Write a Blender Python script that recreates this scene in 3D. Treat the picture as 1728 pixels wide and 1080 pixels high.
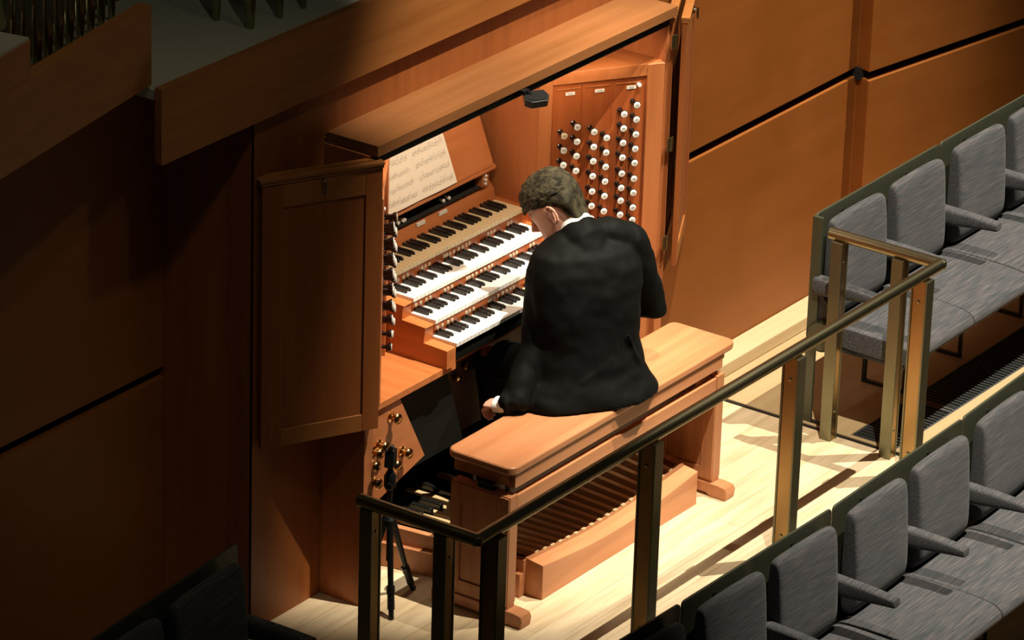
import bpy, bmesh, math, random
from mathutils import Vector, Matrix
from mathutils import noise as mnoise
for o in list(bpy.data.objects): bpy.data.objects.remove(o)
S = bpy.context.scene
COL = S.collection
PI = math.pi
random.seed(7)

# ------------------------------------------------------------------ camera
cam_d = bpy.data.cameras.new('camera'); cam = bpy.data.objects.new('camera', cam_d); COL.objects.link(cam)
RR = [(0.57905258, -0.81476983, 0.02912449), (0.31118209, 0.25389163, 0.91580825), (0.75356739, 0.52123811, -0.40055838)]
CP = (-12.02760932, -8.28856638, 7.58630386)
M = Matrix(((RR[0][0], RR[1][0], -RR[2][0], CP[0]), (RR[0][1], RR[1][1], -RR[2][1], CP[1]), (RR[0][2], RR[1][2], -RR[2][2], CP[2]), (0, 0, 0, 1)))
cam.matrix_world = M
cam_d.sensor_fit = 'HORIZONTAL'; cam_d.sensor_width = 36.0; cam_d.lens = 7652.55 * 36.0 / 1728.0
cam_d.clip_start = 0.5; cam_d.clip_end = 200
S.camera = cam

# ------------------------------------------------------------------ light
S.view_settings.view_transform = 'Standard'; S.view_settings.look = 'None'
S.view_settings.gamma = 1.0; S.view_settings.exposure = 0.0
W = bpy.data.worlds.new('hall'); S.world = W; W.use_nodes = True
W.node_tree.nodes['Background'].inputs[0].default_value = (0.95, 0.9, 0.75, 1)
W.node_tree.nodes['Background'].inputs[1].default_value = 0.014

def spot(name, target, direction, dist, deg, blend, watts, color, radius):
    d = bpy.data.lights.new(name, 'SPOT'); o = bpy.data.objects.new(name, d); COL.objects.link(o)
    t = Vector(target); v = Vector(direction).normalized()
    o.location = t + v * dist
    o.rotation_euler = v.to_track_quat('Z', 'Y').to_euler()
    d.spot_size = math.radians(deg); d.spot_blend = blend; d.energy = watts; d.color = color; d.shadow_soft_size = radius
    return o
# stage spotlights up in the hall: one on the console, one on the floor and the seats, one soft from above; two added spots follow
spot('stage_spotlight_console', (0.68, 0.58, 0.76), (0.05, -0.41, 1.0), 13, 10.6, 0.75, 12000, (1.0, 0.89, 0.72), 0.05)
spot('stage_spotlight_floor', (2.2, -0.5, 0.3), (0.243, -0.243, 1.0), 20, 14.0, 0.6, 23500, (1.0, 0.92, 0.78), 0.05)
spot('stage_spotlight_side', (2.75, -0.44, 0.3), (-0.40, -0.243, 1.0), 16, 17.5, 0.85, 10500, (1.0, 0.91, 0.76), 0.05)
spot('fill_spot_pipes', (-1.0, 0.9, 2.5), (-0.45, -0.60, 1.0), 9, 22, 0.9, 130, (0.95, 0.95, 0.75), 0.10)  # added weak spot to bring up the pipes and ledge
spot('spill_spot_left_wall', (-1.7, 1.0, 0.5), (0.02, -0.52, 1.0), 12, 19, 1.0, 230, (1.0, 0.88, 0.62), 0.15)  # added faint spot standing in for spill from the hall lights
# unseen strip added behind the pipes to give them highlights
wl = bpy.data.lights.new('pipe_highlight_strip', 'AREA'); wl.shape = 'RECTANGLE'; wl.size = 0.10; wl.size_y = 1.3; wl.energy = 2.2; wl.color = (1.0, 0.95, 0.62)
wo = bpy.data.objects.new('pipe_highlight_strip', wl); COL.objects.link(wo); wo.location = (-2.35, 2.6, 1.95)
wo.rotation_euler = (Vector((-1.5, .8, 2.6)) - wo.location).to_track_quat('-Z', 'Y').to_euler()
def strip_light(name, loc, rx, sx, sy, watts, color):
    d = bpy.data.lights.new(name, 'AREA'); d.shape = 'RECTANGLE'; d.size = sx; d.size_y = sy; d.energy = watts; d.color = color
    o = bpy.data.objects.new(name, d); COL.objects.link(o); o.location = loc; o.rotation_euler = (rx, 0, 0); return o
# the console's own music lights under the top board
strip_light('music_light', (0.73, 0.535, 1.725), math.radians(34), 1.5, 0.03, 6.4, (1.0, 0.80, 0.57))

# ------------------------------------------------------------------ materials
def new_mat(name):
    m = bpy.data.materials.new(name); m.use_nodes = True
    nt = m.node_tree; b = nt.nodes['Principled BSDF']
    return m, nt, b
def plain(name, c, rough=0.5, metal=0.0, spec=0.5):
    m, nt, b = new_mat(name)
    b.inputs['Base Color'].default_value = (*c, 1); b.inputs['Roughness'].default_value = rough
    b.inputs['Metallic'].default_value = metal; b.inputs['Specular IOR Level'].default_value = spec
    # a breath of unevenness in the gloss
    n = nt.nodes.new('ShaderNodeTexNoise'); n.inputs['Scale'].default_value = 18
    r = nt.nodes.new('ShaderNodeMapRange'); r.inputs[3].default_value = max(0.02, rough - 0.06); r.inputs[4].default_value = min(1, rough + 0.06)
    nt.links.new(n.outputs[0], r.inputs[0]); nt.links.new(r.outputs[0], b.inputs['Roughness'])
    return m
def wood(name, dark, light, grain='X', rough=0.4, bands=1.0, spec=0.35, mottling=0.25):
    m, nt, b = new_mat(name)
    tc = nt.nodes.new('ShaderNodeTexCoord'); mp = nt.nodes.new('ShaderNodeMapping')
    info = nt.nodes.new('ShaderNodeObjectInfo')
    nt.links.new(tc.outputs['Object'], mp.inputs[0])
    cmb = nt.nodes.new('ShaderNodeCombineXYZ')
    mul = nt.nodes.new('ShaderNodeMath'); mul.operation = 'MULTIPLY'; mul.inputs[1].default_value = 30
    nt.links.new(info.outputs['Random'], mul.inputs[0]); nt.links.new(mul.outputs[0], cmb.inputs[0]); nt.links.new(mul.outputs[0], cmb.inputs[2])
    nt.links.new(cmb.outputs[0], mp.inputs['Location'])
    s = {'X': (1.2, 22, 22), 'Y': (22, 1.2, 22), 'Z': (22, 22, 1.2)}[grain]
    mp.inputs['Scale'].default_value = tuple(v * bands for v in s)
    n1 = nt.nodes.new('ShaderNodeTexNoise'); n1.inputs['Scale'].default_value = 1.0; n1.inputs['Detail'].default_value = 5; n1.inputs['Roughness'].default_value = 0.6
    nt.links.new(mp.outputs[0], n1.inputs['Vector'])
    n2 = nt.nodes.new('ShaderNodeTexNoise'); n2.inputs['Scale'].default_value = 2.2; n2.inputs['Detail'].default_value = 2
    nt.links.new(tc.outputs['Object'], n2.inputs['Vector'])
    mx = nt.nodes.new('ShaderNodeMix'); mx.data_type = 'FLOAT'; mx.inputs[0].default_value = mottling
    nt.links.new(n1.outputs[0], mx.inputs[2]); nt.links.new(n2.outputs[0], mx.inputs[3])
    cr = nt.nodes.new('ShaderNodeValToRGB')
    cr.color_ramp.elements[0].position = 0.30; cr.color_ramp.elements[0].color = (*dark, 1)
    cr.color_ramp.elements[1].position = 0.68; cr.color_ramp.elements[1].color = (*light, 1)
    nt.links.new(mx.outputs[0], cr.inputs[0]); nt.links.new(cr.outputs[0], b.inputs['Base Color'])
    b.inputs['Roughness'].default_value = rough; b.inputs['Specular IOR Level'].default_value = spec
    bp = nt.nodes.new('ShaderNodeBump'); bp.inputs['Strength'].default_value = 0.04; bp.inputs['Distance'].default_value = 0.002
    nt.links.new(n1.outputs[0], bp.inputs['Height']); nt.links.new(bp.outputs[0], b.inputs['Normal'])
    return m
def fabric(name):
    m, nt, b = new_mat(name)
    tc = nt.nodes.new('ShaderNodeTexCoord'); mp = nt.nodes.new('ShaderNodeMapping'); info = nt.nodes.new('ShaderNodeObjectInfo')
    nt.links.new(tc.outputs['Object'], mp.inputs[0]); mp.inputs['Scale'].default_value = (7, 130, 130)
    mul = nt.nodes.new('ShaderNodeMath'); mul.operation = 'MULTIPLY'; mul.inputs[1].default_value = 40
    cmb = nt.nodes.new('ShaderNodeCombineXYZ')
    nt.links.new(info.outputs['Random'], mul.inputs[0])
    for i in range(3): nt.links.new(mul.outputs[0], cmb.inputs[i])
    nt.links.new(cmb.outputs[0], mp.inputs['Location'])
    n = nt.nodes.new('ShaderNodeTexNoise'); n.inputs['Scale'].default_value = 1.3; n.inputs['Detail'].default_value = 4
    nt.links.new(mp.outputs[0], n.inputs['Vector'])
    cr = nt.nodes.new('ShaderNodeValToRGB'); e = cr.color_ramp.elements
    e[0].position = 0.28; e[0].color = (0.040, 0.043, 0.047, 1)
    e[1].position = 0.72; e[1].color = (0.125, 0.127, 0.128, 1)
    k = e.new(0.50); k.color = (0.072, 0.075, 0.079, 1)
    k = e.new(0.58); k.color = (0.096, 0.082, 0.082, 1)
    nt.links.new(n.outputs[0], cr.inputs[0]); nt.links.new(cr.outputs[0], b.inputs['Base Color'])
    b.inputs['Roughness'].default_value = 0.9; b.inputs['Specular IOR Level'].default_value = 0.15
    b.inputs['Sheen Weight'].default_value = 0.1
    w = nt.nodes.new('ShaderNodeTexNoise'); w.inputs['Scale'].default_value = 260
    nt.links.new(tc.outputs['Object'], w.inputs['Vector'])
    bp = nt.nodes.new('ShaderNodeBump'); bp.inputs['Strength'].default_value = 0.35; bp.inputs['Distance'].default_value = 0.003
    nt.links.new(w.outputs[0], bp.inputs['Height']); nt.links.new(bp.outputs[0], b.inputs['Normal'])
    return m
def floor_mat():
    m, nt, b = new_mat('maple floor')
    tc = nt.nodes.new('ShaderNodeTexCoord'); mp = nt.nodes.new('ShaderNodeMapping')
    nt.links.new(tc.outputs['Object'], mp.inputs[0])
    br = nt.nodes.new('ShaderNodeTexBrick'); br.inputs['Scale'].default_value = 1
    br.inputs['Brick Width'].default_value = 1.9; br.inputs['Row Height'].default_value = 0.115
    br.inputs['Mortar Size'].default_value = 0.0016; br.inputs['Mortar Smooth'].default_value = 0.3
    br.inputs['Color1'].default_value = (0.70, 0.54, 0.33, 1); br.inputs['Color2'].default_value = (0.78, 0.63, 0.41, 1)
    br.inputs['Mortar'].default_value = (0.50, 0.37, 0.21, 1); br.offset = 0.37
    nt.links.new(mp.outputs[0], br.inputs[0])
    mp2 = nt.nodes.new('ShaderNodeMapping'); mp2.inputs['Scale'].default_value = (2, 16, 16); nt.links.new(tc.outputs['Object'], mp2.inputs[0])
    n = nt.nodes.new('ShaderNodeTexNoise'); n.inputs['Scale'].default_value = 1.6; n.inputs['Detail'].default_value = 5
    nt.links.new(mp2.outputs[0], n.inputs['Vector'])
    cr = nt.nodes.new('ShaderNodeValToRGB'); cr.color_ramp.elements[0].position = .3; cr.color_ramp.elements[0].color = (0.80, 0.76, 0.70, 1)
    cr.color_ramp.elements[1].position = .6; cr.color_ramp.elements[1].color = (1, 1, 1, 1)
    nt.links.new(n.outputs[0], cr.inputs[0])
    mx = nt.nodes.new('ShaderNodeMix'); mx.data_type = 'RGBA'; mx.blend_type = 'MULTIPLY'; mx.inputs[0].default_value = 1
    nt.links.new(br.outputs['Color'], mx.inputs[6]); nt.links.new(cr.outputs[0], mx.inputs[7]); nt.links.new(mx.outputs[2], b.inputs['Base Color'])
    b.inputs['Roughness'].default_value = 0.42; b.inputs['Specular IOR Level'].default_value = 0.35
    return m

WR = wood('console pear wood', (0.37, 0.115, 0.034), (0.52, 0.180, 0.062), 'X', 0.36)
WRZ = wood('console pear wood upright', (0.37, 0.115, 0.034), (0.52, 0.180, 0.062), 'Z', 0.36)
WRY = wood('console pear wood crosswise', (0.43, 0.130, 0.034), (0.60, 0.21, 0.065), 'Y', 0.36)
WC = wood('casing cherry', (0.25, 0.071, 0.017), (0.35, 0.108, 0.028), 'Z', 0.42)
WCX = wood('casing cherry lengthwise', (0.30, 0.100, 0.022), (0.41, 0.155, 0.042), 'X', 0.42)
WW = wood('wall veneer', (0.235, 0.069, 0.011), (0.31, 0.098, 0.019), 'X', 0.45, 0.5, 0.3, 0.6)
WJ = wood('stop jamb mahogany', (0.30, 0.070, 0.018), (0.42, 0.110, 0.030), 'Z', 0.3)
WB = wood('bench cherry', (0.39, 0.150, 0.060), (0.55, 0.245, 0.112), 'X', 0.3, 0.8)
WBZ = wood('bench cherry upright', (0.37, 0.140, 0.055), (0.50, 0.215, 0.092), 'Z', 0.38)
WP = wood('pedal maple', (0.62, 0.43, 0.21), (0.80, 0.60, 0.34), 'Y', 0.4)
WL = wood('pale oak strip', (0.50, 0.36, 0.19), (0.62, 0.47, 0.27), 'X', 0.5)
BLACK = plain('ebony', (0.012, 0.011, 0.010), 0.28)
BLACKM = plain('black cloth panel', (0.005, 0.005, 0.0035), 0.7, 0, 0.2)
PLAST = plain('black plastic', (0.006, 0.007, 0.008), 0.35, 0, 0.35)
IVORY = plain('white key tops', (0.86, 0.84, 0.78), 0.25)
SHADE_CREAM = plain('shaded white keys', (0.74, 0.60, 0.36), 0.3)  # white keys' tone where shade falls, put into the colour
FACE = plain('ivory knob face', (0.80, 0.79, 0.74), 0.3)
ENGR = plain('engraved lettering', (0.16, 0.14, 0.12), 0.6)
PISTON = plain('piston bone', (0.50, 0.42, 0.28), 0.35)
SHAFT = plain('ebony knob', (0.009, 0.005, 0.004), 0.18, 0, 0.6)
BRASS = plain('brass', (0.62, 0.38, 0.16), 0.16, 1.0)
RAIL = plain('bronze handrail', (0.30, 0.26, 0.15), 0.33, 1.0)
POST = plain('bronze post', (0.38, 0.25, 0.11), 0.30, 1.0)
STEEL = plain('olive steel', (0.078, 0.083, 0.050), 0.40, 0.35)
EDGE = plain('post steel', (0.20, 0.20, 0.13), 0.34, 0.9)
DSTEEL = plain('dark steel', (0.030, 0.032, 0.030), 0.4, 0.6)
HINGE = plain('old brass hinge', (0.30, 0.24, 0.12), 0.4, 1.0)
PIPE = plain('dark tin pipe', (0.34, 0.32, 0.19), 0.24, 1.0)
DUST = plain('grey painted board', (0.42, 0.38, 0.29), 0.85)
VOID = plain('recess shade black', (0.006, 0.005, 0.004), 0.9)  # black paints the deep shade of recesses, slots and the knee hole
PAPER = plain('music paper', (0.80, 0.72, 0.60), 0.7)
INK = plain('printed notes', (0.30, 0.26, 0.22), 0.8)
FAB = fabric('grey woven fabric')
SUIT = plain('black wool', (0.0026, 0.0030, 0.0024), 0.7, 0, 0.10)
SUIT2 = plain('black trousers', (0.004, 0.0045, 0.0055), 0.75, 0, 0.15)
SHIRT = plain('white shirt', (0.80, 0.80, 0.76), 0.7)
SKIN = plain('skin', (0.56, 0.29, 0.20), 0.5)
SHOE = plain('black leather', (0.010, 0.010, 0.010), 0.25)
FLOOR = floor_mat()

# ------------------------------------------------------------------ helpers
class MB:
    """collects shapes in world coordinates and links them as one mesh object"""
    def __init__(s): s.bm = bmesh.new()
    def face(s, vs):
        try: return s.bm.faces.new(vs)
        except ValueError: return None
    def box(s, x0, x1, y0, y1, z0, z1, mat=None):
        if x0 > x1: x0, x1 = x1, x0
        c = [(x0, y0, z0), (x1, y0, z0), (x1, y1, z0), (x0, y1, z0), (x0, y0, z1), (x1, y0, z1), (x1, y1, z1), (x0, y1, z1)]
        v = [s.bm.verts.new(mat @ Vector(p) if mat else p) for p in c]
        for f in ((3, 2, 1, 0), (4, 5, 6, 7), (0, 1, 5, 4), (1, 2, 6, 5), (2, 3, 7, 6), (3, 0, 4, 7)): s.face([v[i] for i in f])
        return s
    def prism(s, pts, vec):
        """closed polygon (3-D points) swept along vec"""
        vec = Vector(vec); a = [s.bm.verts.new(p) for p in pts]; b = [s.bm.verts.new(Vector(p) + vec) for p in pts]
        n = len(pts)
        fs = [s.face(a[::-1]), s.face(b)]
        for i in range(n): s.face([a[i], a[(i + 1) % n], b[(i + 1) % n], b[i]])
        return s
    def tube(s, p0, p1, r0, r1=None, n=14):
        r1 = r0 if r1 is None else r1
        p0 = Vector(p0); p1 = Vector(p1); q = (p1 - p0).to_track_quat('Z', 'Y')
        A = [s.bm.verts.new(p0 + q @ Vector((math.cos(2 * PI * i / n) * r0, math.sin(2 * PI * i / n) * r0, 0))) for i in range(n)]
        B = [s.bm.verts.new(p1 + q @ Vector((math.cos(2 * PI * i / n) * r1, math.sin(2 * PI * i / n) * r1, 0))) for i in range(n)]
        s.face(A[::-1]); s.face(B)
        for i in range(n): s.face([A[i], A[(i + 1) % n], B[(i + 1) % n], B[i]])
        return s
    def lathe(s, p0, axis, prof, n=16):
        """prof: (distance along axis, radius)"""
        p0 = Vector(p0); ax = Vector(axis).normalized(); q = ax.to_track_quat('Z', 'Y'); rings = []
        for h, r in prof:
            rings.append([s.bm.verts.new(p0 + q @ Vector((math.cos(2 * PI * i / n) * max(r, 1e-5), math.sin(2 * PI * i / n) * max(r, 1e-5), h))) for i in range(n)])
        for a, b in zip(rings, rings[1:]):
            for i in range(n): s.face([a[i], a[(i + 1) % n], b[(i + 1) % n], b[i]])
        s.face(rings[0][::-1]); s.face(rings[-1])
        return s
    def rings(s, rs):
        """rs: list of rings (equal length lists of points); lofted and capped"""
        R = [[s.bm.verts.new(p) for p in r] for r in rs]; n = len(R[0])
        for a, b in zip(R, R[1:]):
            for i in range(n): s.face([a[i], a[(i + 1) % n], b[(i + 1) % n], b[i]])
        s.face(R[0][::-1]); s.face(R[-1])
        return s
    def build(s, name, mat, parent=None, bevel=0.0, smooth=False, seg=2, origin=None, sub=0, angle=40):
        org = Vector(origin) if origin is not None else (wpos(parent) if parent else Vector((0, 0, 0)))
        bmesh.ops.recalc_face_normals(s.bm, faces=s.bm.faces)
        for v in s.bm.verts: v.co -= org
        me = bpy.data.meshes.new(name); s.bm.to_mesh(me); s.bm.free()
        for m in (mat if isinstance(mat, (list, tuple)) else [mat]): me.materials.append(m)
        o = bpy.data.objects.new(name, me); COL.objects.link(o)
        o.location = org - (wpos(parent) if parent else Vector((0, 0, 0)))
        o['_w'] = tuple(org)
        if parent: o.parent = parent
        if smooth or bevel:
            for p in me.polygons: p.use_smooth = True
            if not sub and not (smooth == 'all'):
                me.shade_smooth() if hasattr(me, 'shade_smooth') else None
        if bevel:
            b = o.modifiers.new('bevel', 'BEVEL'); b.width = bevel; b.segments = seg; b.limit_method = 'ANGLE'; b.angle_limit = math.radians(angle)
            b.harden_normals = True
        if sub:
            b = o.modifiers.new('subsurf', 'SUBSURF'); b.levels = sub; b.render_levels = sub
        if smooth and smooth != 'all' and not bevel:
            sharp(me)
        return o
def sharp(me, deg=38):
    try: me.set_sharp_from_angle(angle=math.radians(deg))
    except Exception: pass
def wpos(o):
    return Vector(o['_w']) if o is not None and '_w' in o else Vector((0, 0, 0))
def empty(name, loc, label, cat, group=None):
    o = bpy.data.objects.new(name, None); COL.objects.link(o); o.location = loc; o['_w'] = tuple(loc)
    o.empty_display_size = 0.1
    tag(o, label, cat, group); return o
def tag(o, label, cat, group=None):
    o['label'] = label; o['category'] = cat
    if group: o['group'] = group
    return o
def struct(o): o['kind'] = 'structure'; return o
def copy_tree(o, parent=None):
    c = o.copy(); COL.objects.link(c)
    if parent: c.parent = parent
    for ch in list(o.children): copy_tree(ch, c)
    return c
def rrect(x0, x1, z0, z1, r, n=5):
    pts = []
    for cx, cz, a in ((x1 - r, z0 + r, -90), (x1 - r, z1 - r, 0), (x0 + r, z1 - r, 90), (x0 + r, z0 + r, 180)):
        for i in range(n + 1):
            t = math.radians(a + 90 * i / n); pts.append((cx + r * math.cos(t), cz + r * math.sin(t)))
    return pts

# ------------------------------------------------------------------ setting
f = MB().box(-4.5, 2.12, -0.62, 1.3, -0.06, 0.0).build('floor', FLOOR); struct(f)
f = MB().box(2.15, 7.0, -0.62, -0.33, -0.06, 0.0).box(2.15, 7.0, -0.12, 1.3, -0.06, 0.0).box(2.15, 2.17, -0.33, -0.12, -0.06, 0.0).build('floor', wood('tan floor', (0.40, 0.27, 0.13), (0.50, 0.36, 0.19), 'X', .5, .6)); struct(f)  # tan, darker than the main floor
f = MB().box(2.12, 2.15, -0.62, 0.69, -0.06, -0.004).build('trim_2', DSTEEL); struct(f)
f = MB().box(-4.5, 7.0, -5.0, -0.62, -0.56, -0.5).build('floor', wood('lower floor', (0.16, 0.09, 0.04), (0.24, 0.15, 0.07), 'X', .5)); struct(f)
f = MB().box(-4.5, 7.0, -0.64, -0.62, -0.5, 0.0).build('trim_3', WL); struct(f)
# pale kerb along the wall on the right
f = MB().box(2.28, 3.40, 0.57, 0.688, 0.0, 0.06).build('baseboard_right', WL, bevel=0.006); struct(f)

# wall behind the console, with the opening for it
w = MB().box(-0.635, -0.235, 0.69, 0.76, 0, 2.19).box(-0.235, 1.72, 0.69, 0.76, 1.80, 2.19).build('wall_back', WC); struct(w)
w = MB().prism([(-0.635, 0.69, 0), (-0.635, 0.70, 0), (-0.655, 0.795, 0), (-0.749, 0.995, 0), (-0.749, 1.03, 0), (-0.60, 0.76, 0)], (0, 0, 2.19)).build('wall_back_return', WC); struct(w); w.name = 'wall_return'
# far left wall, two panels with a shadow gap
w = MB().box(-4.2, -0.749, 0.995, 1.03, 0.0, 0.965).box(-4.2, -0.749, 0.995, 1.03, 1.003, 2.19).build('wall_left', WW, bevel=0.003); struct(w)
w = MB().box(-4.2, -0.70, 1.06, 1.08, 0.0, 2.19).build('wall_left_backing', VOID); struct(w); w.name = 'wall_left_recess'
# right wall: straight run, small return, then a run that turns towards the hall
A_ = (3.43, 0.69); B_ = (3.405, 0.615); C_ = (7.0, 0.0)
def wallrun(z0, z1, inset=0.0):
    m = MB()
    m.prism([(1.72, .69, z0), (A_[0], A_[1], z0), (B_[0], B_[1], z0), (C_[0], C_[1], z0), (C_[0], C_[1] + .3, z0), (A_[0] + .05, A_[1] + .05, z0), (1.72, .74, z0)], (0, 0, z1 - z0))
    return m
w = wallrun(0, 0.962).build('wall_right', WW, bevel=0.004); struct(w)
w = wallrun(1.0, 2.6).build('wall_right', WW, bevel=0.004); struct(w)
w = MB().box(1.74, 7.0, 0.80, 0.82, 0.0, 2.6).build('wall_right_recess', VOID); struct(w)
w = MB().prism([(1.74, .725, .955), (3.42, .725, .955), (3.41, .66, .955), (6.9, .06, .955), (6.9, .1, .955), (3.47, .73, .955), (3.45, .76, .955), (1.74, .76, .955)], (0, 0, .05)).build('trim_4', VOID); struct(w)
# overhead beam carrying the pipes, with a grey top
w = MB().box(-1.174, 6.0, 0.655, 0.685, 1.978, 2.25).build('trim_beam', WCX, bevel=0.002); struct(w); w.name = 'trim_5'
w = MB().box(-1.165, 6.0, 0.685, 2.2, 2.20, 2.235).build('trim_6', DUST); struct(w)
# the raised beam on the left, with a higher block at its far end
L0 = Vector((-3.0, 0.375)); L1 = Vector((-1.16, 0.708)); dL = (L1 - L0).normalized(); nL = Vector((dL.y, -dL.x))
def lp(t, d=0): p = L0 + (L1 - L0) * t + nL * d; return (p.x, p.y)
def lbeam(t0, t1, z0, z1, d0, d1): return MB().prism([(*lp(t0, d0), z0), (*lp(t1, d0), z0), (*lp(t1, d1), z0), (*lp(t0, d1), z0)], (0, 0, z1 - z0))
w = lbeam(0, 1, 2.25, 2.53, 0, -.05).build('trim_7', WCX, bevel=0.002); struct(w)
w = lbeam(0, 1, 2.44, 2.46, -.05, -.36).build('trim_8', DUST); struct(w)
w = lbeam(0, .585, 2.53, 2.655, .002, -.30).build('trim_9', WCX, bevel=0.002); struct(w)
w = lbeam(0, .583, 2.655, 2.665, .0, -.29).build('trim_11', DUST); struct(w)
# organ pipes
def pipe(x, y, z, r, label, group):
    m = MB().lathe((x, y, z), (0, 0, 1), [(0, r * .55), (.10, r * .75), (.22, r), (1.6, r)], 20)
    m.box(x - r * .35, x + r * .35, y - r * 1.04, y - r * .9, z + .24, z + .29)
    o = m.build('organ_pipe', PIPE, origin=(x, y, z), smooth=True)
    return tag(o, label, 'organ pipe', group)
for x, y, r, lab in ((-0.489, 0.825, .026, 'widest grey organ pipe, standing nearest the front edge of the grey ledge'),
                     (-0.341, 0.812, .020, 'thinner grey organ pipe just right of the widest one on the grey ledge'),
                     (-0.210, 0.810, .018, 'thin grey organ pipe, second to the right of the widest one on the grey ledge'),
                     (-0.06, 0.805, .015, 'thinnest grey organ pipe, at the right end on the grey ledge'),
                     (-0.500, 0.965, .022, 'grey organ pipe set back behind the widest one on the grey ledge')):
    pipe(x, y, 2.235, r, lab, 'pipes over the long beam')
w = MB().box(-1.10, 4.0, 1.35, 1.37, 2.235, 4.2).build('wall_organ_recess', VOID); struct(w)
PL = ['first and longest', 'second', 'third', 'fourth', 'fifth', 'sixth', 'seventh', 'eighth', 'ninth', 'tenth', 'last and shortest']
for i in range(11):
    t = .60 + i * .0385
    p = lp(t, -.115 - i * .002)
    pipe(p[0], p[1], 2.46, 0.029 - .0009 * i, 'dark organ pipe, %s from the left in the sloping row at upper left' % PL[i], 'row of dark pipes at the upper left')

# ------------------------------------------------------------------ organ console
con = empty('organ_console', (0.72, 0.6, 0.0), 'reddish wooden four-manual pipe organ console built into the wall, its doors folded open', 'organ')
XL, XR = -0.18, 1.65
XC = (XL + XR) / 2
def mir(x): return 2 * XC - x
P = lambda mb, name, mat, **k: mb.build(name, mat, con, **k)
P(MB().box(-0.23, XL, 0.497, 1.12, 0, 1.765), 'side_panel', WRZ, bevel=0.002)
P(MB().box(XR, XR + .05, 0.497, 1.12, 0, 1.765), 'side_panel', WRZ, bevel=0.002)
P(MB().box(-0.222, 1.672, 0.467, 0.695, 1.765, 1.807), 'top_board', wood('top board cherry', (0.215, 0.082, 0.024), (0.30, 0.120, 0.042), 'X', 0.4), bevel=0.003)
P(MB().box(-0.20, 1.64, 0.480, 0.50, 1.733, 1.765), 'black_strip', PLAST)  # black strip below the front edge of the top board
P(MB().box(XL, XR, 0.70, 1.12, 1.765, 1.80), 'inner_ceiling', WR)
P(MB().box(XL, XR, 1.10, 1.12, 0.78, 1.765), 'back_board', WR)
# shelves beside the manuals
for a, b in ((XL, 0.335), (mir(0.335), XR)):
    P(MB().box(a, b, 0.505, 1.0, 0.752, 0.78), 'shelf', WRY, bevel=0.003)
# knee board and toe panel
P(MB().box(0.30, XR, 0.66, 0.69, 0.36, 0.752), 'knee_board', wood('dark brown board', (0.055, 0.018, 0.008), (0.09, 0.028, 0.012), 'X', .5), bevel=0.002)  # much darker brown than the other console wood
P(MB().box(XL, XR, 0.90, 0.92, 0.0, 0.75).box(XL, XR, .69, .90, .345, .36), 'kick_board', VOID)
toe = P(MB().prism([(XL, .52, .752), (0.008, .52, .752), (0.173, .52, .457), (XL, .52, .36)], (0, .022, 0)), 'toe_stud_panel', WR, bevel=0.002)
toe2 = P(MB().prism([(XR, .52, .752), (mir(0.008), .52, .752), (mir(0.173), .52, .457), (XR, .52, .36)], (0, .022, 0)), 'toe_stud_panel', WR, bevel=0.002)
P(MB().prism([(-0.02, .575, .752), (0.36, .575, .752), (0.49, .575, .39), (-0.02, .575, .39)], (0, .012, 0)), 'knee_cover', BLACKM)
for x, y, z in ((-0.042, .52, .690), (-0.112, .52, .603), (-0.145, .52, .588), (0.03, .52, .525), (-0.035, .52, .500), (-0.15, .52, .470), (-0.165, .52, .545)):
    P(MB().lathe((x, y, z), (0, -1, 0), [(0, .021), (.004, .021), (.006, .011), (.028, .011), (.031, .021), (.037, .019), (.042, .012), (.044, .002)], 20), 'toe_stud', BRASS, smooth=True)
for x, z in ((0.60, .625), (0.545, .60)):
    P(MB().lathe((x, .66, z), (0, -1, 0), [(0, .012), (.01, .012), (.016, .016), (.022, .012), (.024, .001)], 14), 'coupler_stud', BRASS, smooth=True)
# stepped cheeks
MX0, MX1 = 0.31, 0.31 + 0.846
man = [(0.488, 0.867), (0.585, 0.932), (0.686, 0.992), (0.792, 1.056)]
def cheek(xa, xb):
    pts = [(xa, .490, .78)]
    for i, (y, z) in enumerate(man):
        pts.append((xa, y + .002, z - .014)); 
        if i < 3: pts.append((xa, man[i + 1][0] + .012, z - .010)); pts.append((xa, man[i + 1][0] + .006, man[i + 1][1] - .014))
    pts += [(xa, .95, 1.052), (xa, .95, .78)]
    return MB().prism(pts, (xb - xa, 0, 0))
P(cheek(0.255, MX0 - .001), 'keyboard_cheek', WRY, bevel=0.0015)
P(cheek(MX1 + .001, MX1 + .056), 'keyboard_cheek', WRY, bevel=0.0015)
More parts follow.
